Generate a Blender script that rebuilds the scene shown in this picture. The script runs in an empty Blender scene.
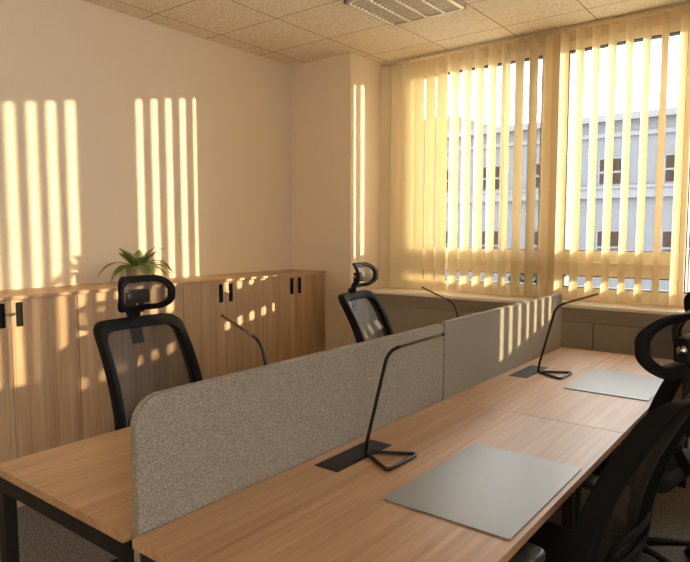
import bpy, bmesh, math, random
from mathutils import Vector, Matrix
random.seed(7)
SC = bpy.context.scene
COL = SC.collection
PI = math.pi

# ------------------------------------------------------------------ materials
def lin(r, g, b):
    def f(c):
        c /= 255.0
        return c / 12.92 if c <= 0.04045 else ((c + 0.055) / 1.055) ** 2.4
    return (f(r), f(g), f(b), 1.0)

class NT:
    def __init__(s, name):
        s.m = bpy.data.materials.new(name); s.m.use_nodes = True
        s.t = s.m.node_tree; s.t.nodes.clear()
        s.out = s.n('ShaderNodeOutputMaterial')
    def n(s, t, **kw):
        x = s.t.nodes.new(t)
        for k, v in kw.items():
            if k.startswith('i_'):
                x.inputs[k[2:].replace('_', ' ')].default_value = v
            else:
                setattr(x, k, v)
        return x
    def l(s, a, b): s.t.links.new(a, b)
    def ramp(s, fac, stops):
        r = s.n('ShaderNodeValToRGB'); e = r.color_ramp.elements
        e[0].position, e[0].color = stops[0]; e[1].position, e[1].color = stops[-1]
        for p, c in stops[1:-1]:
            k = e.new(p); k.color = c
        s.l(fac, r.inputs['Fac']); return r.outputs['Color']
    def coords(s, scale=(1, 1, 1), rnd=False):
        tc = s.n('ShaderNodeTexCoord'); mp = s.n('ShaderNodeMapping')
        mp.inputs['Scale'].default_value = scale
        src = tc.outputs['Object']
        if rnd:
            oi = s.n('ShaderNodeObjectInfo'); vm = s.n('ShaderNodeVectorMath', operation='MULTIPLY_ADD')
            cb = s.n('ShaderNodeCombineXYZ')
            for k in range(3): s.l(oi.outputs['Random'], cb.inputs[k])
            vm.inputs[1].default_value = (13, 17, 19)
            s.l(cb.outputs[0], vm.inputs[0]); s.l(src, vm.inputs[2]); src = vm.outputs[0]
        s.l(src, mp.inputs['Vector']); return mp.outputs['Vector']
    def noise(s, vec, scale, detail=3, rough=0.5):
        x = s.n('ShaderNodeTexNoise'); x.inputs['Scale'].default_value = scale
        x.inputs['Detail'].default_value = detail; x.inputs['Roughness'].default_value = rough
        s.l(vec, x.inputs['Vector']); return x.outputs['Fac']
    def math(s, op, a, b=None):
        x = s.n('ShaderNodeMath', operation=op)
        for k, v in enumerate((a, b)):
            if v is None: continue
            if isinstance(v, (int, float)): x.inputs[k].default_value = v
            else: s.l(v, x.inputs[k])
        return x.outputs[0]
    def bsdf(s, color=None, rough=0.5, metal=0.0, spec=0.5, bump=None, bstr=0.2, bdist=0.002):
        p = s.n('ShaderNodeBsdfPrincipled')
        if color is not None:
            if isinstance(color, tuple): p.inputs['Base Color'].default_value = color
            else: s.l(color, p.inputs['Base Color'])
        p.inputs['Roughness'].default_value = rough; p.inputs['Metallic'].default_value = metal
        p.inputs['Specular IOR Level'].default_value = spec
        if bump is not None:
            b = s.n('ShaderNodeBump'); b.inputs['Strength'].default_value = bstr; b.inputs['Distance'].default_value = bdist
            s.l(bump, b.inputs['Height']); s.l(b.outputs[0], p.inputs['Normal'])
        return p.outputs[0]
    def done(s, sh): s.l(sh, s.out.inputs['Surface']); return s.m

def plain(name, c, rough=0.5, metal=0.0, spec=0.5, var=0.06, nscale=40, bstr=0.05):
    t = NT(name); v = t.coords(rnd=True); n = t.noise(v, nscale, 3)
    a = tuple(x * (1 - var) for x in c[:3]) + (1,); b = tuple(min(1, x * (1 + var)) for x in c[:3]) + (1,)
    return t.done(t.bsdf(t.ramp(n, [(0.3, a), (0.7, b)]), rough, metal, spec, n, bstr))

def wood(name, axis, dark, mid, light, rough=0.45, spec=0.35):
    t = NT(name)
    fine = [70.0, 70.0, 70.0]; fine[axis] = 1.6
    broad = [9.0, 9.0, 9.0]; broad[axis] = 0.55
    v1 = t.coords(tuple(fine), True); v2 = t.coords(tuple(broad), True)
    a = t.noise(v1, 1.0, 4, 0.6); b = t.noise(v2, 1.0, 5, 0.65)
    mix = t.math('ADD', t.math('MULTIPLY', a, 0.5), t.math('MULTIPLY', b, 0.5))
    col = t.ramp(mix, [(0.36, dark), (0.5, mid), (0.64, light)])
    return t.done(t.bsdf(col, rough, 0, spec, a, 0.08, 0.001))

M = {}
M['wall'] = plain('wall_paint', lin(230, 212, 187), 0.9, spec=0.1, var=0.02, nscale=120, bstr=0.08)
M['pillar'] = plain('pillar_paint', lin(230, 212, 187), 0.9, spec=0.1, var=0.02, nscale=120, bstr=0.08)
M['frame'] = plain('window_frame_paint', lin(242, 231, 210), 0.45, var=0.02)
M['gasket'] = plain('window_gasket', lin(45, 42, 38), 0.6)
M['sill'] = plain('sill_laminate', lin(247, 242, 234), 0.35, var=0.02)
M['casing'] = plain('casing_paint', lin(170, 160, 144), 0.5, var=0.03)
M['rail'] = plain('blind_rail', lin(200, 188, 165), 0.4)
M['black_metal'] = plain('black_powder_coat', lin(26, 25, 24), 0.5, spec=.3)
M['black_plastic'] = plain('black_plastic', lin(20, 19, 19), 0.72, spec=.14, nscale=200)
M['grey_plastic'] = plain('grey_arm_pad', lin(52, 50, 48), 0.45, nscale=200)
M['chrome'] = plain('chrome', lin(200, 196, 190), 0.2, 1.0)
M['lampbar'] = plain('lamp_bar_metal', lin(110, 90, 72), 0.35, 0.6)
M['led'] = plain('lamp_diffuser', lin(170, 150, 128), 0.5)
M['pad'] = plain('desk_pad_leatherette', lin(118, 116, 113), 0.36, spec=0.7, var=0.06, nscale=300, bstr=0.15)
M['pot'] = plain('ceramic_pot', lin(150, 128, 106), 0.5)
M['soil'] = plain('potting_soil', lin(40, 30, 22), 0.95, nscale=150, bstr=0.5)
M['leaf'] = plain('fern_leaf', lin(86, 108, 44), 0.5, var=0.25, nscale=30)
M['lock'] = plain('lock_metal', lin(150, 140, 125), 0.3, 0.9)
M['desk_wood'] = wood('desk_oak', 1, lin(154, 114, 80), lin(174, 134, 97), lin(190, 150, 113), 0.4, 0.4)
M['edge_wood'] = M['desk_wood']
M['cab_wood'] = wood('cabinet_oak', 2, lin(160, 128, 98), lin(180, 147, 115), lin(196, 163, 130), 0.5, 0.3)
M['top_wood'] = wood('cabinet_top_oak', 1, lin(160, 128, 98), lin(180, 147, 115), lin(196, 163, 130), 0.5, 0.3)
M['facade'] = plain('facade_render', lin(66, 66, 69), 0.9, var=0.05, nscale=2)
M['facade_trim'] = plain('facade_trim', lin(76, 74, 77), 0.9)
M['facade_glass'] = plain('facade_window', lin(34, 25, 21), 0.7, spec=.1)
M['house_wall'] = plain('house_wall', lin(76, 62, 56), 0.9)
M['house_roof'] = plain('house_roof', lin(88, 68, 52), 0.9)
M['tree'] = plain('tree_leaf', lin(30, 36, 20), 0.8, var=0.3, nscale=3)
M['bark'] = plain('tree_bark', lin(62, 50, 40), 0.9)
M['asphalt'] = plain('asphalt', lin(165, 160, 150), 0.95)

def m_felt():
    t = NT('grey_felt'); v = t.coords(rnd=True)
    a = t.noise(v, 230, 5, 0.9); b = t.noise(v, 620, 3, 0.8)
    mix = t.math('ADD', t.math('MULTIPLY', a, 0.5), t.math('MULTIPLY', b, 0.5))
    c = t.ramp(mix, [(0.42, lin(86, 78, 68)), (0.5, lin(140, 130, 117)), (0.59, lin(188, 177, 160))])
    return t.done(t.bsdf(c, 0.95, 0, 0.1, a, 0.4, 0.003))
M['felt'] = m_felt()

def m_carpet():
    t = NT('speckled_carpet'); v = t.coords()
    a = t.noise(v, 90, 4, 0.8); b = t.noise(v, 260, 2, 0.7)
    mix = t.math('ADD', t.math('MULTIPLY', a, 0.55), t.math('MULTIPLY', b, 0.45))
    c = t.ramp(mix, [(0.38, lin(56, 52, 49)), (0.52, lin(112, 106, 100)), (0.66, lin(178, 170, 160))])
    return t.done(t.bsdf(c, 0.98, 0, 0.05, mix, 0.6, 0.006))
M['carpet'] = m_carpet()

TILE_X0, TILE_PX, TILE_Y0, TILE_PY = -3.0, 0.573, 2.57, 0.553
def m_ceiling():
    t = NT('ceiling_tile'); tc = t.n('ShaderNodeTexCoord'); sx = t.n('ShaderNodeSeparateXYZ')
    t.l(tc.outputs['Object'], sx.inputs[0])
    def line(o, x0, p):
        u = t.math('DIVIDE', t.math('SUBTRACT', o, x0 - 20 * p), p)
        f = t.math('ABSOLUTE', t.math('SUBTRACT', t.math('FRACT', t.math('ADD', u, 0.5)), 0.5))
        return t.math('LESS_THAN', f, 0.0055)
    g = t.math('MAXIMUM', line(sx.outputs[0], TILE_X0, TILE_PX), line(sx.outputs[1], TILE_Y0, TILE_PY))
    a = t.noise(tc.outputs['Object'], 95, 4, 0.75)
    spk = t.ramp(a, [(0.36, lin(190, 172, 142)), (0.47, lin(238, 225, 204)), (0.62, lin(245, 235, 216))])
    mx = t.n('ShaderNodeMix', data_type='RGBA'); t.l(g, mx.inputs[0]); t.l(spk, mx.inputs[6])
    mx.inputs[7].default_value = lin(122, 104, 80)
    return t.done(t.bsdf(mx.outputs[2], 0.95, 0, 0.05, a, 0.35, 0.004))
M['ceiling'] = m_ceiling()

def m_slat():
    t = NT('blind_fabric'); v = t.coords((1, 1, 1), True)
    n = t.noise(v, 260, 2)
    c = t.ramp(n, [(0.3, lin(232, 220, 190)), (0.7, lin(240, 229, 202))])
    d = t.n('ShaderNodeBsdfDiffuse'); t.l(c, d.inputs[0])
    tr = t.n('ShaderNodeBsdfTranslucent'); tr.inputs[0].default_value = lin(250, 238, 208)
    mx = t.n('ShaderNodeMixShader'); mx.inputs[0].default_value = 0.32
    t.l(d.outputs[0], mx.inputs[1]); t.l(tr.outputs[0], mx.inputs[2])
    return t.done(mx.outputs[0])
M['slat'] = m_slat()

def m_glass():
    t = NT('window_glass')
    tr = t.n('ShaderNodeBsdfTransparent'); tr.inputs[0].default_value = (0.95, 0.97, 0.97, 1)
    gl = t.n('ShaderNodeBsdfGlossy'); gl.inputs['Roughness'].default_value = 0.02
    fr = t.n('ShaderNodeFresnel'); fr.inputs['IOR'].default_value = 1.25
    mx = t.n('ShaderNodeMixShader')
    t.l(fr.outputs[0], mx.inputs[0]); t.l(tr.outputs[0], mx.inputs[1]); t.l(gl.outputs[0], mx.inputs[2])
    return t.done(mx.outputs[0])
M['glass'] = m_glass()

def m_mesh():
    t = NT('chair_mesh_fabric'); v = t.coords()
    rot = t.n('ShaderNodeMapping'); rot.inputs['Rotation'].default_value = (PI / 4, 0, 0)
    t.l(v, rot.inputs[0]); s = t.n('ShaderNodeSeparateXYZ'); t.l(rot.outputs[0], s.inputs[0])
    w = []
    for k in (1, 2):
        w.append(t.math('ABSOLUTE', t.math('SUBTRACT', t.math('FRACT', t.math('MULTIPLY', s.outputs[k], 230.0)), 0.5)))
    hole = t.math('MULTIPLY', t.math('LESS_THAN', w[0], 0.31), t.math('LESS_THAN', w[1], 0.31))
    p = t.bsdf(lin(44, 40, 37), 0.6, 0, 0.4)
    tr = t.n('ShaderNodeBsdfTransparent')
    mx = t.n('ShaderNodeMixShader'); t.l(hole, mx.inputs[0]); t.l(p, mx.inputs[1]); t.l(tr.outputs[0], mx.inputs[2])
    return t.done(mx.outputs[0])
M['mesh'] = m_mesh()
M['seat_fabric'] = plain('seat_fabric', lin(32, 31, 30), 0.9, spec=0.2, nscale=300, bstr=0.3)
M['louver'] = plain('louver_aluminium', lin(205, 200, 190), 0.35, 0.55)

# ------------------------------------------------------------------ mesh helpers
def box(bm, x0, x1, y0, y1, z0, z1):
    vs = [bm.verts.new((x, y, z)) for x in (x0, x1) for y in (y0, y1) for z in (z0, z1)]
    for f in ((0, 1, 3, 2), (4, 6, 7, 5), (0, 4, 5, 1), (2, 3, 7, 6), (0, 2, 6, 4), (1, 5, 7, 3)):
        bm.faces.new([vs[i] for i in f])

def tube(bm, pts, r, seg=10, closed=False, caps=True, flat=1.0):
    """round bar swept along pts; r is a number or a list"""
    pts = [Vector(p) for p in pts]; n = len(pts)
    rs = r if isinstance(r, (list, tuple)) else [r] * n
    rings = []; up = None
    for i, p in enumerate(pts):
        if closed: d = (pts[(i + 1) % n] - pts[i - 1])
        elif i == 0: d = pts[1] - p
        elif i == n - 1: d = p - pts[-2]
        else: d = (pts[i + 1] - p).normalized() + (p - pts[i - 1]).normalized()
        d.normalize()
        if up is None:
            up = Vector((0, 0, 1)) if abs(d.z) < 0.9 else Vector((0, 1, 0))
        s = d.cross(up)
        if s.length < 1e-5: s = d.cross(Vector((1, 0.3, 0)))
        s.normalize(); u = s.cross(d).normalized(); up = u
        rings.append([bm.verts.new(p + (s * math.cos(a) + u * math.sin(a) * flat) * rs[i]) for a in [2 * PI * k / seg for k in range(seg)]])
    m = n if closed else n - 1
    for i in range(m):
        A, B = rings[i], rings[(i + 1) % n]
        for k in range(seg):
            bm.faces.new((A[k], A[(k + 1) % seg], B[(k + 1) % seg], B[k]))
    if caps and not closed:
        bm.faces.new(rings[0][::-1]); bm.faces.new(rings[-1])

def lathe(bm, prof, seg=32, c=(0, 0), cap=True):
    rings = []
    for r, z in prof:
        rings.append([bm.verts.new((c[0] + r * math.cos(2 * PI * k / seg), c[1] + r * math.sin(2 * PI * k / seg), z)) for k in range(seg)])
    for A, B in zip(rings, rings[1:]):
        for k in range(seg):
            bm.faces.new((A[k], A[(k + 1) % seg], B[(k + 1) % seg], B[k]))
    if cap:
        bm.faces.new(rings[0][::-1]); bm.faces.new(rings[-1])

def prism(bm, poly, y0, y1, axis='y'):
    """extrude a 2-D outline; axis y: poly is (x,z); axis x: poly is (y,z); axis z: poly is (x,y)"""
    def P(a, b, t):
        return {'y': (a, t, b), 'x': (t, a, b), 'z': (a, b, t)}[axis]
    A = [bm.verts.new(P(a, b, y0)) for a, b in poly]; B = [bm.verts.new(P(a, b, y1)) for a, b in poly]
    n = len(poly)
    bm.faces.new(A); bm.faces.new(B[::-1])
    for k in range(n):
        bm.faces.new((A[k], B[k], B[(k + 1) % n], A[(k + 1) % n]))

def rrect(w, h, r, n=6):
    """rounded rectangle outline centred on 0"""
    out = []
    rs = r if isinstance(r, (list, tuple)) else [r] * 4
    for k, (sx, sy) in enumerate(((1, 1), (-1, 1), (-1, -1), (1, -1))):
        q = rs[k]; cx, cy = sx * (w / 2 - q), sy * (h / 2 - q)
        for i in range(n + 1):
            a = PI / 2 * (k + i / n)
            out.append((cx + q * math.cos(a), cy + q * math.sin(a)))
    return out

def finish(bm):
    bmesh.ops.recalc_face_normals(bm, faces=bm.faces[:])

def obj(name, bm, mat, parent=None, bevel=0, smooth=False, sub=0, segs=2):
    finish(bm)
    me = bpy.data.meshes.new(name); bm.to_mesh(me); bm.free()
    o = bpy.data.objects.new(name, me); COL.objects.link(o)
    me.materials.append(M[mat] if isinstance(mat, str) else mat)
    if parent is not None: o.parent = parent
    if bevel:
        b = o.modifiers.new('bevel', 'BEVEL'); b.width = bevel; b.segments = segs; b.limit_method = 'ANGLE'
    if sub:
        s = o.modifiers.new('sub', 'SUBSURF'); s.levels = sub; s.render_levels = sub
    if smooth or sub:
        for p in me.polygons: p.use_smooth = True
    return o

def B(): return bmesh.new()
def bx(*a):
    bm = B(); box(bm, *a); return bm

def tag(o, label, cat, group=None):
    o['label'] = label; o['category'] = cat
    if group: o['group'] = group
    return o
def thing(name, label, cat, loc=(0, 0, 0), rotz=0, group=None):
    o = bpy.data.objects.new(name, None); COL.objects.link(o)
    o.location = loc; o.rotation_euler = (0, 0, rotz); o.empty_display_size = 0.1
    return tag(o, label, cat, group)
def struct(name, bm, mat, parent=None, **kw):
    o = obj(name, bm, mat, parent, **kw)
    if parent is None: o['kind'] = 'structure'
    return o
def dup(root, loc, rotz, label):
    def cp(o, par):
        c = o.copy(); COL.objects.link(c)
        if par is not None: c.parent = par
        for ch in [x for x in bpy.data.objects if x.parent == o]:
            cp(ch, c)
        return c
    kids = {}
    r = cp(root, None); r.location = loc; r.rotation_euler = (0, 0, rotz); r['label'] = label
    return r

# ------------------------------------------------------------------ camera
HC = 1.5
yaw, pitch = math.radians(37.7), math.radians(-4.66)
F = Vector((-math.sin(yaw) * math.cos(pitch), math.cos(yaw) * math.cos(pitch), math.sin(pitch)))
Rv = Vector((math.cos(yaw), math.sin(yaw), 0)); U = Rv.cross(F)
cd = bpy.data.cameras.new('camera'); cam = bpy.data.objects.new('camera', cd); COL.objects.link(cam)
cam.matrix_world = Matrix(((Rv.x, U.x, -F.x, 0), (Rv.y, U.y, -F.y, 0), (Rv.z, U.z, -F.z, HC), (0, 0, 0, 1)))
cd.sensor_width = 36; cd.lens = 614 / 690 * 36; cd.clip_start = 0.05; cd.clip_end = 400
SC.camera = cam

# ------------------------------------------------------------------ room shell
XL, XR, YB, YF, ZC = -3.74, 2.4, -3.0, 4.60, 2.94
YO = 4.86                                                # outer face of the window wall
PX, PY = -3.09, 4.07                                     # pillar corner
struct('floor', bx(XL - .2, XR + .2, YB - .2, YO, -.1, 0), 'carpet')
struct('ceiling', bx(XL - .2, XR + .2, YB - .2, YO, ZC, ZC + .1), 'ceiling')
struct('wall_left', bx(XL - .2, XL, YB - .2, YO, 0, ZC), 'wall')
struct('wall_pillar', bx(XL, PX, PY, YF + .02, 0, ZC), 'pillar')

def wall_with_openings(bm, axis0, axis1, lo, hi, z0, z1, holes, along='x'):
    """wall between axis0..axis1 in depth, lo..hi along, with holes (a0,a1,z0,z1)"""
    def bb(a0, a1, c0, c1):
        if a1 - a0 < 1e-4 or c1 - c0 < 1e-4: return
        if along == 'x': box(bm, a0, a1, axis0, axis1, c0, c1)
        else: box(bm, axis0, axis1, a0, a1, c0, c1)
    cur = lo
    for a0, a1, c0, c1 in sorted(holes):
        bb(cur, a0, z0, z1); bb(a0, a1, z0, c0); bb(a0, a1, c1, z1); cur = a1
    bb(cur, hi, z0, z1)

FILL_W = (-2.75, -.35, .9, 2.75)                               # unseen window added for fill daylight, beside and behind the camera
bm = B(); wall_with_openings(bm, XR, XR + .26, YB - .2, YO, 0, ZC, [FILL_W], 'y'); struct('wall_right', bm, 'wall')
bm = B(); gl = B(); nb = 3; pw = (FILL_W[1] - FILL_W[0]) / nb
for k in range(nb + 1):
    yc = FILL_W[0] + k * pw; box(bm, XR + .04, XR + .12, max(FILL_W[0], yc - .035), min(FILL_W[1], yc + .035), FILL_W[2], FILL_W[3])
box(bm, XR + .04, XR + .12, FILL_W[0], FILL_W[1], FILL_W[2], FILL_W[2] + .06); box(bm, XR + .04, XR + .12, FILL_W[0], FILL_W[1], FILL_W[3] - .06, FILL_W[3])
for k in range(nb):
    box(gl, XR + .077, XR + .083, FILL_W[0] + k * pw + .035, FILL_W[0] + (k + 1) * pw - .035, FILL_W[2] + .06, FILL_W[3] - .06)
fill_win = struct('added_fill_window', bm, 'frame'); obj('glass_pane', gl, 'glass', fill_win)
W1 = (-2.86, -1.643, 1.0, 2.86)
W2 = (-1.55, 0.36, 1.0, 2.86)
bm = B()
wall_with_openings(bm, YF, YO, PX, XR, 0, ZC, [W1, W2])
struct('wall_front', bm, 'wall')

def window(name, x0, x1, z0, z1, lights, transom, y0=YF - .01, y1=YF + .08):
    """lights: list of (xa, xb, has_transom) glazed bays"""
    bm = B(); gk = B(); gl = B(); yg = y0 + .045
    xs = [x0] + [v for a, b, _ in lights for v in (a, b)] + [x1]
    for k in range(0, len(xs), 2):
        box(bm, xs[k], xs[k + 1], y0, y1, z0, z1)
    tz0, tz1 = transom; top, bot = 2.80, 1.085
    for a, b, has in lights:
        box(bm, a, b, y0 + .002, y1, top, z1); box(bm, a, b, y0 + .002, y1, z0, bot)
        segs = [(bot, tz0), (tz1, top)] if has else [(bot, top)]
        if has:
            box(bm, a, b, y0 + .002, y1, tz0, tz1)
            box(bm, a, b, y0 - .012, y0 + .01, tz0 + .09, tz0 + .10)
        for c, d in segs:
            g = .007
            for (xa, xb, za, zb) in ((a, b, d - g, d), (a, b, c, c + g), (a, a + g, c, d), (b - g, b, c, d)):
                box(gk, xa, xb, y0 + .012, y1 - .005, za, zb)
            box(gl, a + .004, b - .004, yg, yg + .006, c + .004, d - .004)
    w = struct(name, bm, 'frame', bevel=.004)
    obj('gasket', gk, 'gasket', w); obj('glass_pane', gl, 'glass', w)
    return w
TR = (1.175, 1.355)
window('window_1', W1[0], W1[1], 1.0, 2.86, [(-2.80, -1.698, True)], TR)
window('window_2', W2[0], W2[1], 1.0, 2.86, [(-1.505, -0.74, True), (-0.705, 0.30, False)], TR)

struct('wall_back', bx(XL, XR, YB - .2, YB, 0, ZC), 'wall')

# sill and the panelled casing under it
bm = B(); box(bm, PX, XR, 4.375, YF, .958, .985); struct('trim_1', bm, 'sill', bevel=.006)
bm = B(); box(bm, PX + .002, XR, 4.47, YF - .002, 0, .956)
rc = thing('radiator_cover', 'long olive brown panelled radiator casing below the window sill', 'radiator cover', (0, 4.45, 0))
bm = B(); box(bm, PX + .003, XR - .003, .022, .145, 0.0, .955); obj('carcass', bm, 'casing', rc)
bm = B(); box(bm, PX + .003, XR - .003, -.03, .022, .905, .955); box(bm, PX + .003, XR - .003, -.004, .022, .858, .904)
obj('apron', bm, 'casing', rc, bevel=.003)
px = [PX + .003, -2.06, -1.232, -0.40, 0.43, 1.26, XR - .003]
for a, b in zip(px, px[1:]):
    obj('panel', bx(a + .003, b - .003, 0, .02, .06, .852), 'casing', rc, bevel=.003)

# ------------------------------------------------------------------ vertical blinds
SW, ZT, ZB, YS = .107, 2.905, 1.012, 4.50
def slat_mesh():
    bm = B(); n = 6; pr = []
    for k in range(n + 1):
        u = k / n - .5; pr.append((u * SW, .012 * (1 - 4 * u * u)))
    poly = pr + [(x, y - .0009) for x, y in reversed(pr)]
    prism(bm, poly, ZB - ZT, 0, 'z')
    box(bm, -.009, .009, .010, .013, -.012, .017)
    return bm
def blind(label, slats, x0, x1):
    t = thing('vertical_blind', label, 'blind', ((x0 + x1) / 2, YS, ZT))
    cx = (x0 + x1) / 2
    bm = B(); box(bm, x0 - cx, x1 - cx, -.022, .022, .016, .034)
    obj('headrail', bm, 'rail', t, bevel=.003)
    first = None
    for x, a in slats:
        if first is None:
            first = obj('slat', slat_mesh(), 'slat', t, smooth=False); s = first
        else:
            s = first.copy(); COL.objects.link(s); s.parent = t
        s.location = (x - cx, 0, 0); s.rotation_euler = (0, 0, math.radians(a))
    return t
rr = random.Random(3)
L = [(-3.02, 20), (-2.912, 24), (-2.805, 22), (-2.695, -5), (-2.59, -8), (-2.484, -6)]
x = -2.372
while x < -1.60:
    L.append((x, 76 + rr.uniform(-2.5, 2.5))); x += .1075
blind('cream vertical slat blind in front of the window beside the pillar', L, -3.07, -1.555)
Rl = []; x = -1.505
while x < .33:
    Rl.append((x, 76 + rr.uniform(-2, 2))); x += .1078
blind('cream vertical slat blind at the window above the panelled casing, behind the black chairs', Rl, -1.545, .40)

# ------------------------------------------------------------------ ceiling light
lx0, lx1, ly0, ly1 = -2.425, -1.862, 3.125, 3.674
cl = thing('ceiling_light', 'square recessed ceiling light with grey louvre grid, switched off', 'ceiling light', ((lx0 + lx1) / 2, (ly0 + ly1) / 2, ZC))
hx, hy = (lx1 - lx0) / 2, (ly1 - ly0) / 2
bm = B()
for a in ((-hx, -hx + .02, -hy, hy), (hx - .02, hx, -hy, hy), (-hx, hx, -hy, -hy + .02), (-hx, hx, hy - .02, hy)):
    box(bm, *a, -.028, -.001)
obj('frame', bm, 'louver', cl)
obj('tray', bx(-hx + .02, hx - .02, -hy + .02, hy - .02, -.004, -.001), 'louver', cl)
bm = B(); nl = 4; w = (2 * hx - .04) / nl
for k in range(nl + 1):
    xc = -hx + .02 + k * w
    prism(bm, [(xc - .022, -.004), (xc + .022, -.004), (xc + .005, -.03), (xc - .005, -.03)], -hy + .02, hy - .02, 'y')
obj('reflector', bm, 'louver', cl)
bm = B(); nc = 13
for k in range(1, nc):
    yc = -hy + .02 + k * (2 * hy - .04) / nc
    prism(bm, [(yc - .012, -.006), (yc + .012, -.006), (yc + .003, -.029), (yc - .003, -.029)], -hx + .02, hx - .02, 'x')
obj('louvre', bm, 'louver', cl)

# ------------------------------------------------------------------ cabinets
CX = -3.36; CZ = 1.157; CB = XL + .004
edges = [4.062 - .7425 * k for k in range(8)]
cab_where = ['farthest cabinet, standing against the pillar', 'second cabinet from the pillar, behind the tip of a desk lamp',
             'third cabinet from the pillar, the one under the potted fern', 'fourth cabinet from the pillar, left of the headrest chair',
             'fifth cabinet from the pillar, only just in view', 'cabinet', 'cabinet']
for k in range(5):
    y1, y0 = edges[k], edges[k + 1]; yc = (y0 + y1) / 2; hw = (y1 - y0) / 2
    t = thing('storage_cabinet', 'oak two-door storage ' + cab_where[k], 'cabinet', (CX, yc, 0), 0, 'oak cabinets along the wall')
    bm = B(); box(bm, CB - CX, -.022, -hw + .0008, hw - .0008, 0.0, CZ - .019)
    obj('body', bm, 'cab_wood', t)
    for s in (-1, 1):
        ya, yb = (-hw + .0015, -.0012) if s < 0 else (.0012, hw - .0015)
        d = obj('door', bx(-.0195, 0, ya, yb, .06, CZ - .0205), 'cab_wood', t, bevel=.0012)
        hy0 = s * .046
        bm = B(); hz0, hz1 = .992, 1.122; hw2 = .0175
        box(bm, 0, .0025, hy0 - hw2, hy0 - hw2 + .004, hz0, hz1); box(bm, 0, .0025, hy0 + hw2 - .004, hy0 + hw2, hz0, hz1)
        box(bm, 0, .0025, hy0 - hw2, hy0 + hw2, hz0, hz0 + .005); box(bm, 0, .0025, hy0 - hw2, hy0 + hw2, hz1 - .005, hz1)
        box(bm, 0, .0008, hy0 - hw2, hy0 + hw2, hz0, hz1)
        obj('handle', bm, 'black_plastic', d)
        if s > 0:
            bm = B(); tube(bm, [(0, .012, 1.062), (.012, .012, 1.062)], .009, 14); box(bm, .004, .009, -.026, .02, 1.058, 1.066)
            obj('lock', bm, 'lock', d)
tag(obj('cabinet_top', bx(CB, CX + .012, edges[5], edges[0] + .002, CZ - .0185, CZ), 'top_wood', bevel=.0015),
    'long oak top board lying across the row of cabinets', 'worktop')

# ------------------------------------------------------------------ desks
DX0, DX1, DX2, DX3 = -2.095, -1.352, -1.312, -.551
DY0, DYM, DY1 = .834, 2.434, 4.022
DZ = .74
def desk(label, x0, x1, y0, y1, outer, plate=None, inset=None):
    """outer = -1: the open edge is at x0, +1: at x1"""
    cx, cy = (x0 + x1) / 2, (y0 + y1) / 2; hx, hy = (x1 - x0) / 2, (y1 - y0) / 2
    t = thing('office_desk', label, 'desk', (cx, cy, 0), 0, 'oak bench desks')
    obj('desktop', bx(-hx, hx, -hy + .001, hy - .001, DZ - .025, DZ), 'desk_wood', t, bevel=.0012)
    bm = B(); a = .028
    for s in (-1, 1):
        yy = s * (hy - .014 - a / 2); box(bm, -hx + .012, hx - .004, yy - a / 2, yy + a / 2, DZ - .085, DZ - .035)
    for s in (-.55, .04):
        box(bm, s * outer * hx - a / 2, s * outer * hx + a / 2, -hy + .05, hy - .05, DZ - .085, DZ - .035)
    for s in (-1, 1):
        for q in (-.6, .6): box(bm, q * hx - .02, q * hx + .02, s * (hy - .06) - .015, s * (hy - .06) + .015, DZ - .036, DZ - .0245)
    obj('frame', bm, 'black_metal', t, bevel=.002)
    l = .042
    for sy in (-1, 1):
        for sx in (-1, 1):
            ins = .002 if sx == outer else .004
            if inset and sy == inset and sx == outer: ins = .165
            xx = sx * (hx - ins - l / 2); yy = sy * (hy - .012 - l / 2)
            obj('leg', bx(xx - l / 2, xx + l / 2, yy - l / 2, yy + l / 2, 0, DZ - .084), 'black_metal', t, bevel=.003)
    if plate:
        a0, a1, b0, b1 = plate
        bm = B(); box(bm, a0 - cx, a1 - cx, b0 - cy, b1 - cy, DZ - .002, DZ + .0006)
        p = obj('cable_flap', bm, 'black_metal', t)
        bm = B(); box(bm, a1 - cx - .013, a1 - cx - .004, b0 - cy + .1, b1 - cy - .1, DZ + .0006, DZ + .0010)
        obj('brush_strip', bm, 'black_plastic', p)
    return t
desk('oak desk nearest the camera with desk lamp and grey pad', DX2, DX3, DY0, DYM, 1, (-1.268, -1.17, 1.475, 1.79), 1)
desk('oak desk by the window casing, with a pale grey pad', DX2, DX3, DYM, DY1, 1, (-1.266, -1.166, 3.045, 3.365), -1)
desk('bare oak desk at the left, behind the near felt divider', DX0, DX1, DY0, DYM, -1)
desk('oak desk hidden behind the far felt divider, at the second headrest chair', DX0, DX1, DYM, DY1, -1)

def divider(label, y0, y1, rn, rf, zt):
    t = thing('desk_divider', label, 'desk divider', (-1.332, (y0 + y1) / 2, 0), 0, 'grey felt dividers along the desks')
    zb = .60; h = zt - zb
    out = rrect(y1 - y0, h, [rf, rn, .004, .004], 8)
    out = [(a, b + zb + h / 2) for a, b in out]
    bm = B(); prism(bm, out, -.0145, .0145, 'x')
    obj('panel', bm, 'felt', t, bevel=.005, segs=3)
    for yy in (-.5, .5):
        obj('bracket', bx(-.019, .019, yy - .03, yy + .03, .55, .64), 'black_metal', t)
    bm = B(); tube(bm, [(0, a, b) for a, b in out if b > .78], .0035, 6)
    e = obj('edge_piping', bm, 'felt', t, smooth=True)
    for v in e.data.vertices: v.co.x *= 1.0
    return t
divider('near grey felt desk divider with rounded corner', .860, 2.428, .075, .03, 1.085)
divider('far grey felt desk divider striped with sunlight', 2.440, 4.028, .02, .015, 1.092)

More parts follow.
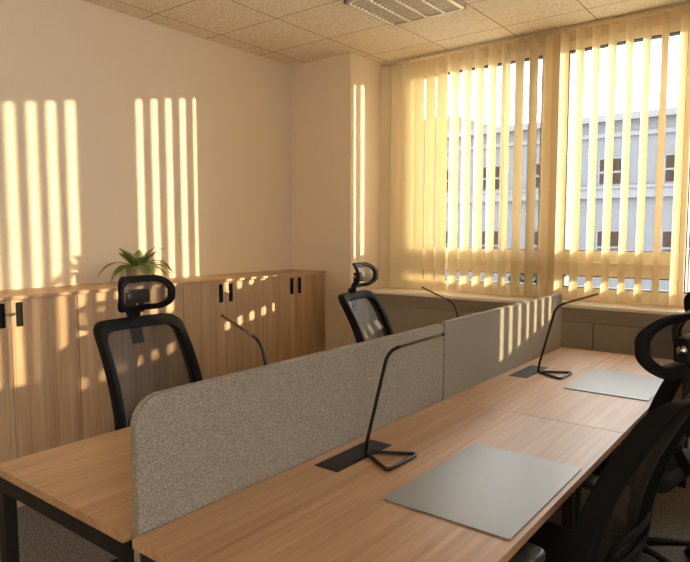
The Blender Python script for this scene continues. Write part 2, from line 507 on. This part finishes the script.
# ------------------------------------------------------------------ desk pads
def deskpad(label, x0, x1, y0, y1):
    bm = B(); hx, hy = (x1 - x0) / 2, (y1 - y0) / 2
    prism(bm, rrect(2 * hx, 2 * hy, .008, 4), 0, .004, 'z')
    o = obj('desk_pad', bm, 'pad', None, bevel=.0012); o.location = ((x0 + x1) / 2, (y0 + y1) / 2, DZ + .0005)
    return tag(o, label, 'desk pad', 'grey desk pads')
deskpad('dark grey leatherette pad on the desk nearest the camera', -.945, -.567, 1.398, 1.975)
deskpad('pale grey desk pad on the far desk, near the window', -.952, -.574, 2.957, 3.475)

# ------------------------------------------------------------------ lamps
def arc(p0, p1, p2, n=8):
    p0, p1, p2 = map(Vector, (p0, p1, p2))
    return [(1 - t) ** 2 * p0 + 2 * t * (1 - t) * p1 + t * t * p2 for t in [k / n for k in range(n + 1)]]
def corner_path(pts, r, closed=False):
    out = []; pts = [Vector(p) for p in pts]; n = len(pts)
    for i, p in enumerate(pts):
        if not closed and i in (0, n - 1): out.append(p); continue
        a, b = pts[i - 1], pts[(i + 1) % n]
        ra = min(r, (a - p).length * .45); rb = min(r, (b - p).length * .45)
        out += arc(p + (a - p).normalized() * ra, p, p + (b - p).normalized() * rb, 6)
    return out
def make_lamp(label, loc, rotz):
    t = thing('desk_lamp', label, 'lamp', loc, rotz, 'black rod desk lamps')
    r = .0062
    # base: a flat triangle of bent rod lying on the desk, its apex under the stem
    bm = B(); z = r
    tube(bm, corner_path([(0.004, 0, z), (.155, -.092, z), (.158, .092, z)], .028, True), r, 10, closed=True)
    obj('base', bm, 'black_metal', t, smooth=True)
    bm = B()
    st = [Vector((.006, 0, r)), Vector((.012, 0, .05))] + arc((.085, 0, .330), (.098, 0, .372), (.142, 0, .386), 8)
    tube(bm, st, r, 10); obj('stem', bm, 'black_metal', t, smooth=True)
    d = Vector((.152, 0, .055)).normalized(); p0 = Vector((.140, 0, .3855)); p1 = p0 + d * .165
    bm = B(); tube(bm, [p0, p0 + d * .1, p1], .0052, 10); b = obj('light_bar', bm, 'lampbar', t, smooth=True)
    bm = B(); tube(bm, [p0 + d * .012 + Vector((0, 0, -.0035)), p1 - d * .006 + Vector((0, 0, -.0035))], .0028, 8)
    obj('diffuser', bm, 'led', b, smooth=True)
    bm = B(); tube(bm, [p1 - d * .001, p1 + d * .006], .0056, 10); obj('end_cap', bm, 'black_metal', b)
    return t
lamp = make_lamp('black bent-rod desk lamp on the desk nearest the camera', (-1.20, 1.662, DZ + .0012), 0)
dup(lamp, (-1.172, 3.205, DZ + .0012), 0, 'black bent-rod desk lamp by the pale pad near the window')
dup(lamp, (-1.455, 1.52, DZ + .0012), PI, 'rod desk lamp poking above the near divider, in front of the cabinets')
dup(lamp, (-1.455, 2.98, DZ + .0012), PI, 'rod desk lamp poking above the far divider, below the window sill')

# ------------------------------------------------------------------ chairs
def prof_back(z):            # lean of the backrest: local x at height z (forward is +x)
    t = (z - .56) / .54
    return -.135 - .165 * t - .03 * t * t + .035 * math.sin(PI * min(1, max(0, t)))
def ring_frame(outer, inner, fx, thick, bm):
    n = len(outer); R = []
    for (yo, zo), (yi, zi) in zip(outer, inner):
        xo, xi = fx(yo, zo), fx(yi, zi)
        th = thick(yo) if callable(thick) else thick
        R.append([bm.verts.new((xo + th / 2, yo, zo)), bm.verts.new((xi + th / 2, yi, zi)),
                  bm.verts.new((xi - th / 2, yi, zi)), bm.verts.new((xo - th / 2, yo, zo))])
    for k in range(n):
        A, C = R[k], R[(k + 1) % n]
        for j in range(4):
            bm.faces.new((A[j], A[(j + 1) % 4], C[(j + 1) % 4], C[j]))
def panel_surface(loop, fx, bm, rows=10):
    """fills a convex outline with concentric rings so that it can bend"""
    n = len(loop); cy = sum(p[0] for p in loop) / n; cz = sum(p[1] for p in loop) / n
    prev = None
    for k in range(rows):
        s = 1 - k / rows
        ring = [bm.verts.new((fx(cy + (y - cy) * s, cz + (z - cz) * s), cy + (y - cy) * s, cz + (z - cz) * s)) for y, z in loop]
        if prev:
            for j in range(n): bm.faces.new((prev[j], prev[(j + 1) % n], ring[(j + 1) % n], ring[j]))
        prev = ring
    c = bm.verts.new((fx(cy, cz), cy, cz))
    for j in range(n): bm.faces.new((prev[j], prev[(j + 1) % n], c))
def densify(loop, step=.03):
    out = []
    for a, b in zip(loop, loop[1:] + loop[:1]):
        d = math.hypot(b[0] - a[0], b[1] - a[1]); m = max(1, int(d / step))
        out += [(a[0] + (b[0] - a[0]) * i / m, a[1] + (b[1] - a[1]) * i / m) for i in range(m)]
    return out

def make_chair(label, loc, rotz):
    t = thing('office_chair', label, 'chair', loc, rotz, 'black mesh office chairs')
    # five-star base: five spokes, each with a caster
    bm = B(); lathe(bm, [(.03, .075), (.042, .08), (.042, .125), (.03, .135)], 24)
    hub = obj('base_hub', bm, 'black_plastic', t, smooth=True, bevel=.003)
    for k in range(5):
        a = 2 * PI * k / 5 + .3; c, s = math.cos(a), math.sin(a)
        bm = B(); tube(bm, [(c * .03, s * .03, .108), (c * .17, s * .17, .096), (c * .30, s * .30, .078)], [.026, .022, .015], 10, flat=.75)
        sp = obj('spoke', bm, 'black_plastic', t, smooth=True)
        bm = B(); X, Y = c * .30, s * .30
        for o in (-.014, .014):
            ox, oy = -s * o, c * o
            pts = [(X + ox + -s * q, Y + oy + c * q, .029) for q in (-.009, .009)]
            tube(bm, pts, .028, 16)
        tube(bm, [(X, Y, .03), (X, Y, .085)], .008, 8)
        obj('caster', bm, 'black_plastic', sp, smooth=False, bevel=.002)
    bm = B(); lathe(bm, [(.026, .125), (.026, .28), (.016, .285), (.016, .41)], 20); obj('gas_lift', bm, 'black_plastic', t)
    bm = B(); box(bm, -.13, .11, -.085, .085, .40, .447); tube(bm, [(.03, -.08, .425), (.03, -.26, .42)], .007, 8)
    obj('mechanism', bm, 'black_plastic', t, bevel=.012)
    # seat: rounded cushion
    bm = B(); loop = rrect(.49, .49, [.09, .07, .07, .09], 6)
    rings = []
    for z, sc in ((.447, .86), (.455, .95), (.475, 1.0), (.500, 1.0), (.515, .96), (.521, .86), (.518, .5)):
        rings.append([bm.verts.new((.035 + x * sc, y * sc, z - (.018 * max(0, x / .245) ** 3))) for x, y in loop])
    for A, C in zip(rings, rings[1:]):
        for j in range(len(loop)): bm.faces.new((A[j], A[(j + 1) % len(loop)], C[(j + 1) % len(loop)], C[j]))
    bm.faces.new(rings[0][::-1]); bm.faces.new(rings[-1])
    obj('seat', bm, 'seat_fabric', t, smooth=True)
    # armrests
    for s in (-1, 1):
        bm = B()
        tube(bm, [(.02, s * .14, .44), (.02, s * .255, .443), (.018, s * .282, .47), (.01, s * .285, .56), (.0, s * .285, .655)], [.02, .02, .022, .022, .020], 10, flat=.8)
        arm = obj('armrest', bm, 'black_plastic', t, smooth=True)
        bm = B(); prism(bm, [(x + .06, y + s * .285) for x, y in rrect(.23, .085, .03, 5)], .655, .682, 'z')
        obj('arm_pad', bm, 'grey_plastic', arm, bevel=.009, segs=3)
    # backrest frame + mesh
    z0, z1 = .555, 1.105; H = z1 - z0; W = .44
    def shape(ins_s, ins_t, ins_b, r):
        w = W - 2 * ins_s; h = H - ins_t - ins_b; zc = z0 + ins_b + h / 2
        lp = densify(rrect(w, h, [r, r, r * 1.6, r * 1.6], 6))
        return [(y * (1 + .05 * (1 - (z + zc - z0) / H)), z + zc) for y, z in lp]
    def fx(y, z): return prof_back(z) + .75 * y * y - .01
    outer = shape(0, 0, 0, .055)
    def inset(loop, ds, dt, db):
        cy = 0; out = []
        ys = max(abs(p[0]) for p in loop); zc = (z0 + z1) / 2; hz = H / 2
        for y, z in loop:
            d = dt if z > zc else db
            out.append((y * (1 - ds / ys), zc + (z - zc) * (1 - d / hz)))
        return out
    inner = inset(outer, .036, .048, .06)
    bm = B(); ring_frame(outer, inner, fx, lambda y: .026 + .03 * min(1, max(0, (abs(y) - .1) / .11)) ** 2, bm)
    bf = obj('back_frame', bm, 'black_plastic', t, bevel=.007, smooth=True, segs=2)
    bm = B(); panel_surface(inset(outer, .03, .04, .05), lambda y, z: fx(y, z) + .004, bm); obj('back_mesh', bm, 'mesh', t, smooth=True)
    # lumbar pad behind the mesh, spine and the neck bracket
    bm = B(); lp = densify(rrect(.30, .09, .04, 5), .04); lp = [(y, z + .655) for y, z in lp]
    ring_frame(lp, [(y * .86, .655 + (z - .655) * .6) for y, z in lp], lambda y, z: fx(y, z) - .026, .014, bm)
    lb = obj('lumbar_support', bm, 'black_plastic', t, bevel=.003, smooth=True)
    bm = B()
    pts = [(-.06, 0, .425), (-.16, 0, .435), (-.215, 0, .50)] + [(prof_back(z) - .03, 0, z) for z in (.57, .60)]
    tube(bm, pts, [.03, .034, .036, .034, .03], 10, flat=.6)
    tube(bm, [(fx(-.2, .585) - .01, -.2, .585), (fx(0, .585) - .02, 0, .585), (fx(.2, .585) - .01, .2, .585)], .02, 10)
    obj('spine', bm, 'black_plastic', t, smooth=True)
    # headrest
    hz, hw, hh = 1.218, .29, .16
    def hx(y, z):
        u = (z - hz) / (hh / 2)
        return -.292 + .042 * (1 - u * u) + 1.6 * y * y
    bm = B(); prism(bm, [(-.297, .985), (-.309, .985), (-.350, 1.13), (-.330, 1.13)], -.03, .03, 'y')
    tube(bm, [(-.325, -.018, 1.1), (-.318, -.018, 1.15), (-.275, -.016, 1.20)], .011, 8)
    tube(bm, [(-.325, .018, 1.1), (-.318, .018, 1.15), (-.275, .016, 1.20)], .011, 8)
    box(bm, -.30, -.268, -.045, .045, 1.175, 1.235)
    nk = obj('neck_bracket', bm, 'black_plastic', t, bevel=.006)
    bm = B(); tube(bm, [(-.287, -.05, 1.205), (-.287, .05, 1.205)], .013, 12); obj('hinge_pin', bm, 'chrome', nk, smooth=True)
    lo = densify(rrect(hw, hh, [.068, .068, .055, .055], 8), .02)
    lo = [(y, z + hz) for y, z in lo]
    li = [(y * .80, hz + (z - hz) * .64) for y, z in lo]
    bm = B(); ring_frame(lo, li, hx, .024, bm)
    hf = obj('headrest_frame', bm, 'black_plastic', t, bevel=.008, smooth=True, segs=3)
    bm = B(); panel_surface([(y * .83, hz + (z - hz) * .7) for y, z in lo], hx, bm, 6); obj('headrest_mesh', bm, 'mesh', hf, smooth=True)
    return t
chair = make_chair('black mesh headrest chair at the bare desk, in front of the fern', (-2.16, 1.63, 0), 0)
dup(chair, (-2.06, 3.22, 0), math.radians(10), 'black mesh headrest chair by the pillar, behind the far divider')
dup(chair, (-.538, 1.775, 0), math.radians(180 - 7), 'black office chair in the foreground at the dark grey pad, cut by the frame')
dup(chair, (-.602, 2.89, 0), math.radians(180 - 8), 'black office chair beyond the foreground chair, at the pale pad')

# ------------------------------------------------------------------ fern
pl = thing('potted_fern', 'small green fern in a taupe pot on the cabinet top', 'plant', (-3.55, 2.36, CZ))
bm = B(); lathe(bm, [(.064, 0), (.070, .012), (.074, .11), (.074, .116), (.068, .116), (.066, .09), (.0, .088)], 36, cap=False)
bmesh.ops.contextual_create(bm, geom=[e for e in bm.edges if e.is_boundary])
obj('pot', bm, 'pot', pl, smooth=False, bevel=.002)
bm = B(); lathe(bm, [(.0, .092), (.04, .099), (.0655, .094)], 20, cap=False); obj('soil', bm, 'soil', pl)
rf = random.Random(11)
for k in range(34):
    a = 2 * PI * k / 34 * 2.0 + rf.uniform(-.2, .2); inner = k >= 19
    Lf = rf.uniform(.20, .30) if not inner else rf.uniform(.16, .22)
    el = rf.uniform(.45, .8) if not inner else rf.uniform(1.0, 1.35)
    dirv = Vector((math.cos(a) * .62, math.sin(a), 0)).normalized()
    if dirv.x < -.3: Lf *= .6
    pts = []; p = Vector((dirv.x * .02, dirv.y * .02, .095)); n = 22; e = el
    for i in range(n + 1):
        pts.append(p.copy()); p = p + (dirv * math.cos(e) + Vector((0, 0, 1)) * math.sin(e)) * (Lf / n); p.z = max(p.z, .012)
        e -= (.085 if not inner else .035)
    bm = B(); tube(bm, pts, [.0018 * (1 - .6 * i / n) for i in range(n + 1)], 5)
    side = dirv.cross(Vector((0, 0, 1)))
    for i in range(2, n + 1):
        u = i / n; ll = .036 * math.sin(PI * min(1, .18 + u * .82)) + .006
        d = (pts[i] - pts[i - 1]).normalized()
        for s in (-1, 1):
            q = pts[i]; tip = q + side * s * ll + d * ll * .42 + Vector((0, 0, -.12 * ll)); tip.z = max(tip.z, .004)
            w_ = d * .0027
            up = Vector((0, 0, .0008))
            v = [bm.verts.new(x) for x in (q - w_, q + w_, (q + tip) / 2 + w_ + up * 3, tip, (q + tip) / 2 - w_ * .9 + up * 3)]
            bm.faces.new(v)
    o = obj('frond', bm, 'leaf', pl)
    sd = o.modifiers.new('solid', 'SOLIDIFY'); sd.thickness = .0007

# ------------------------------------------------------------------ outside
struct('ground', bx(-90, 60, 5.5, 130, -9.2, -9.0), 'asphalt')
fy = 30.0
b = thing('office_building', 'long grey rendered building across the street with brown windows', 'building', (-8, fy, -9))
bm = B(); box(bm, -30 + 8 - 0, 4 + 8, 0, 12, 0, 15.45); obj('wall', bm, 'facade', b)
bm = B(); box(bm, -22.2, 12.2, -.35, 12.2, 15.45, 15.75); box(bm, -22.1, 12.1, -.12, 0.0, 14.75, 14.95); obj('cornice', bm, 'facade_trim', b)
bm = B(); box(bm, -22.1, 12.1, -.22, 0, 12.0, 12.55); box(bm, -22.1, 12.1, -.3, 0, 12.42, 12.55); obj('string_course', bm, 'facade_trim', b)
wx = [-20.6, -17.9, -15.2, -12.5, -9.8, -7.2, -4.9, -2.3, .3, 2.72, 5.4, 8.1, 10.6]
wx = [-19.0, -16.3, -13.6, -10.9, -8.2, -5.5, -2.7, .3, 3.05, 5.8, 8.5]
for zz0, zz1 in ((12.5 + .08 + .0, 13.85), (9.0, 10.55), (5.5, 7.0)):
    for xx in wx:
        f = obj('window', bx(xx - .62, xx + .62, -.06, .05, zz0, zz1), 'facade_trim', b)
        bm = B(); zm = zz0 + (zz1 - zz0) * .48
        box(bm, xx - .54, xx - .03, -.075, -.05, zz0 + .07, zm - .05); box(bm, xx + .03, xx + .54, -.075, -.05, zz0 + .07, zm - .05)
        box(bm, xx - .54, xx + .54, -.075, -.05, zm + .05, zz1 - .07)
        obj('pane', bm, 'facade_glass', f)
an = obj('roof_antenna', (lambda bm: (tube(bm, [(0, 0, 0), (0, 0, 2.0)], .035, 6), tube(bm, [(-.4, 0, 1.5), (.4, 0, 1.6)], .02, 5), tube(bm, [(-.3, 0, 1.8), (.3, 0, 1.88)], .02, 5), bm)[-1])(B()), 'facade_trim')
an.location = (-6.95, fy + .3, 6.75); tag(an, 'thin antenna on the roof of the grey building', 'antenna')

h = thing('gabled_house', 'brownish house with a low gabled roof beyond the end of the grey building', 'house', (-31.1, 55, -9))
obj('wall', bx(-9, 7.2, 0, 9, 0, 19.6), 'house_wall', h)
bm = B(); prism(bm, [(-9.6, 19.6), (7.9, 19.6), (2.6, 21.7), (-4.2, 21.7)], -.5, 9.5, 'y'); obj('roof', bm, 'house_roof', h)
for xx in (-6.2, -3.4, -.6, 2.0):
    for zz in (15.4, 12.0, 8.6):
        f = obj('window', bx(xx - .5, xx + .5, -.06, .05, zz, zz + 1.5), 'facade_trim', h)
        obj('pane', bx(xx - .42, xx + .42, -.08, -.05, zz + .08, zz + 1.42), 'facade_glass', f)

def tree(label, x, y, zb, ht, rad, seed):
    rt = random.Random(seed)
    t = thing('tree', label, 'tree', (x, y, zb), 0, 'street trees')
    bm = B(); tube(bm, [(0, 0, 0), (.1, 0, ht * .5), (0, .1, ht * .8)], [.22, .16, .06], 8)
    for k in range(6):
        a = rt.uniform(0, 2 * PI); tube(bm, [(0.05, 0, ht * .45), (math.cos(a) * rad * .6, math.sin(a) * rad * .6, ht * rt.uniform(.65, .95))], [.08, .03], 5)
    obj('trunk', bm, 'bark', t)
    bm = B()
    for k in range(1500):
        v = Vector((rt.gauss(0, 1), rt.gauss(0, 1), rt.gauss(0, 1))).normalized() * rad * rt.random() ** .4
        c = Vector((v.x, v.y, ht * .78 + v.z * 1.1)); s = rt.uniform(.1, .2)
        n1 = Vector((rt.uniform(-1, 1), rt.uniform(-1, 1), rt.uniform(-1, 1))).normalized() * s
        n2 = n1.cross(Vector((rt.uniform(-1, 1), rt.uniform(-1, 1), rt.uniform(-1, 1)))).normalized() * s * .6
        bm.faces.new([bm.verts.new(c + q) for q in (n1, n2, -n1, -n2)])
    obj('foliage', bm, 'tree', t)
tree('small tree in front of the grey building, seen through the blind slats', -10.4, 27.5, -9, 10.6, 1.0, 4)
tree('dark tree before the gabled house, glimpsed at the left of the window', -16.2, 27.2, -9, 10.2, 1.3, 9)

# ------------------------------------------------------------------ light
sd = bpy.data.lights.new('sun', 'SUN'); so = bpy.data.objects.new('sun', sd); COL.objects.link(so)
tosun = Vector((.886, 1.0, .185)).normalized()
so.rotation_euler = tosun.to_track_quat('Z', 'Y').to_euler()
so.location = (8, 12, 6)
sd.energy = 3.7; sd.color = (1.0, .78, .46); sd.angle = math.radians(.55)

w = bpy.data.worlds.new('world'); SC.world = w; w.use_nodes = True
nt = w.node_tree; nt.nodes.clear()
tc = nt.nodes.new('ShaderNodeTexCoord'); ns = nt.nodes.new('ShaderNodeTexNoise'); ns.inputs['Scale'].default_value = 3.5; ns.inputs['Detail'].default_value = 5
rp = nt.nodes.new('ShaderNodeValToRGB')
rp.color_ramp.elements[0].position = .40; rp.color_ramp.elements[0].color = (.80, .90, 1.0, 1)
rp.color_ramp.elements[1].position = .58; rp.color_ramp.elements[1].color = (1.0, .97, .92, 1)
bg = nt.nodes.new('ShaderNodeBackground'); bg.inputs[1].default_value = 3.6
wo = nt.nodes.new('ShaderNodeOutputWorld')
nt.links.new(tc.outputs['Generated'], ns.inputs['Vector']); nt.links.new(ns.outputs['Fac'], rp.inputs[0])
nt.links.new(rp.outputs[0], bg.inputs[0]); nt.links.new(bg.outputs[0], wo.inputs[0])

vs = SC.view_settings
SC.display_settings.display_device = 'sRGB'
vs.view_transform = 'Standard'; vs.look = 'None'; vs.gamma = 1.0; vs.use_curve_mapping = False
vs.exposure = 1.85
SC.cycles.max_bounces = 12; SC.cycles.diffuse_bounces = 8; SC.cycles.transparent_max_bounces = 24
SC.cycles.sample_clamp_indirect = 6.0
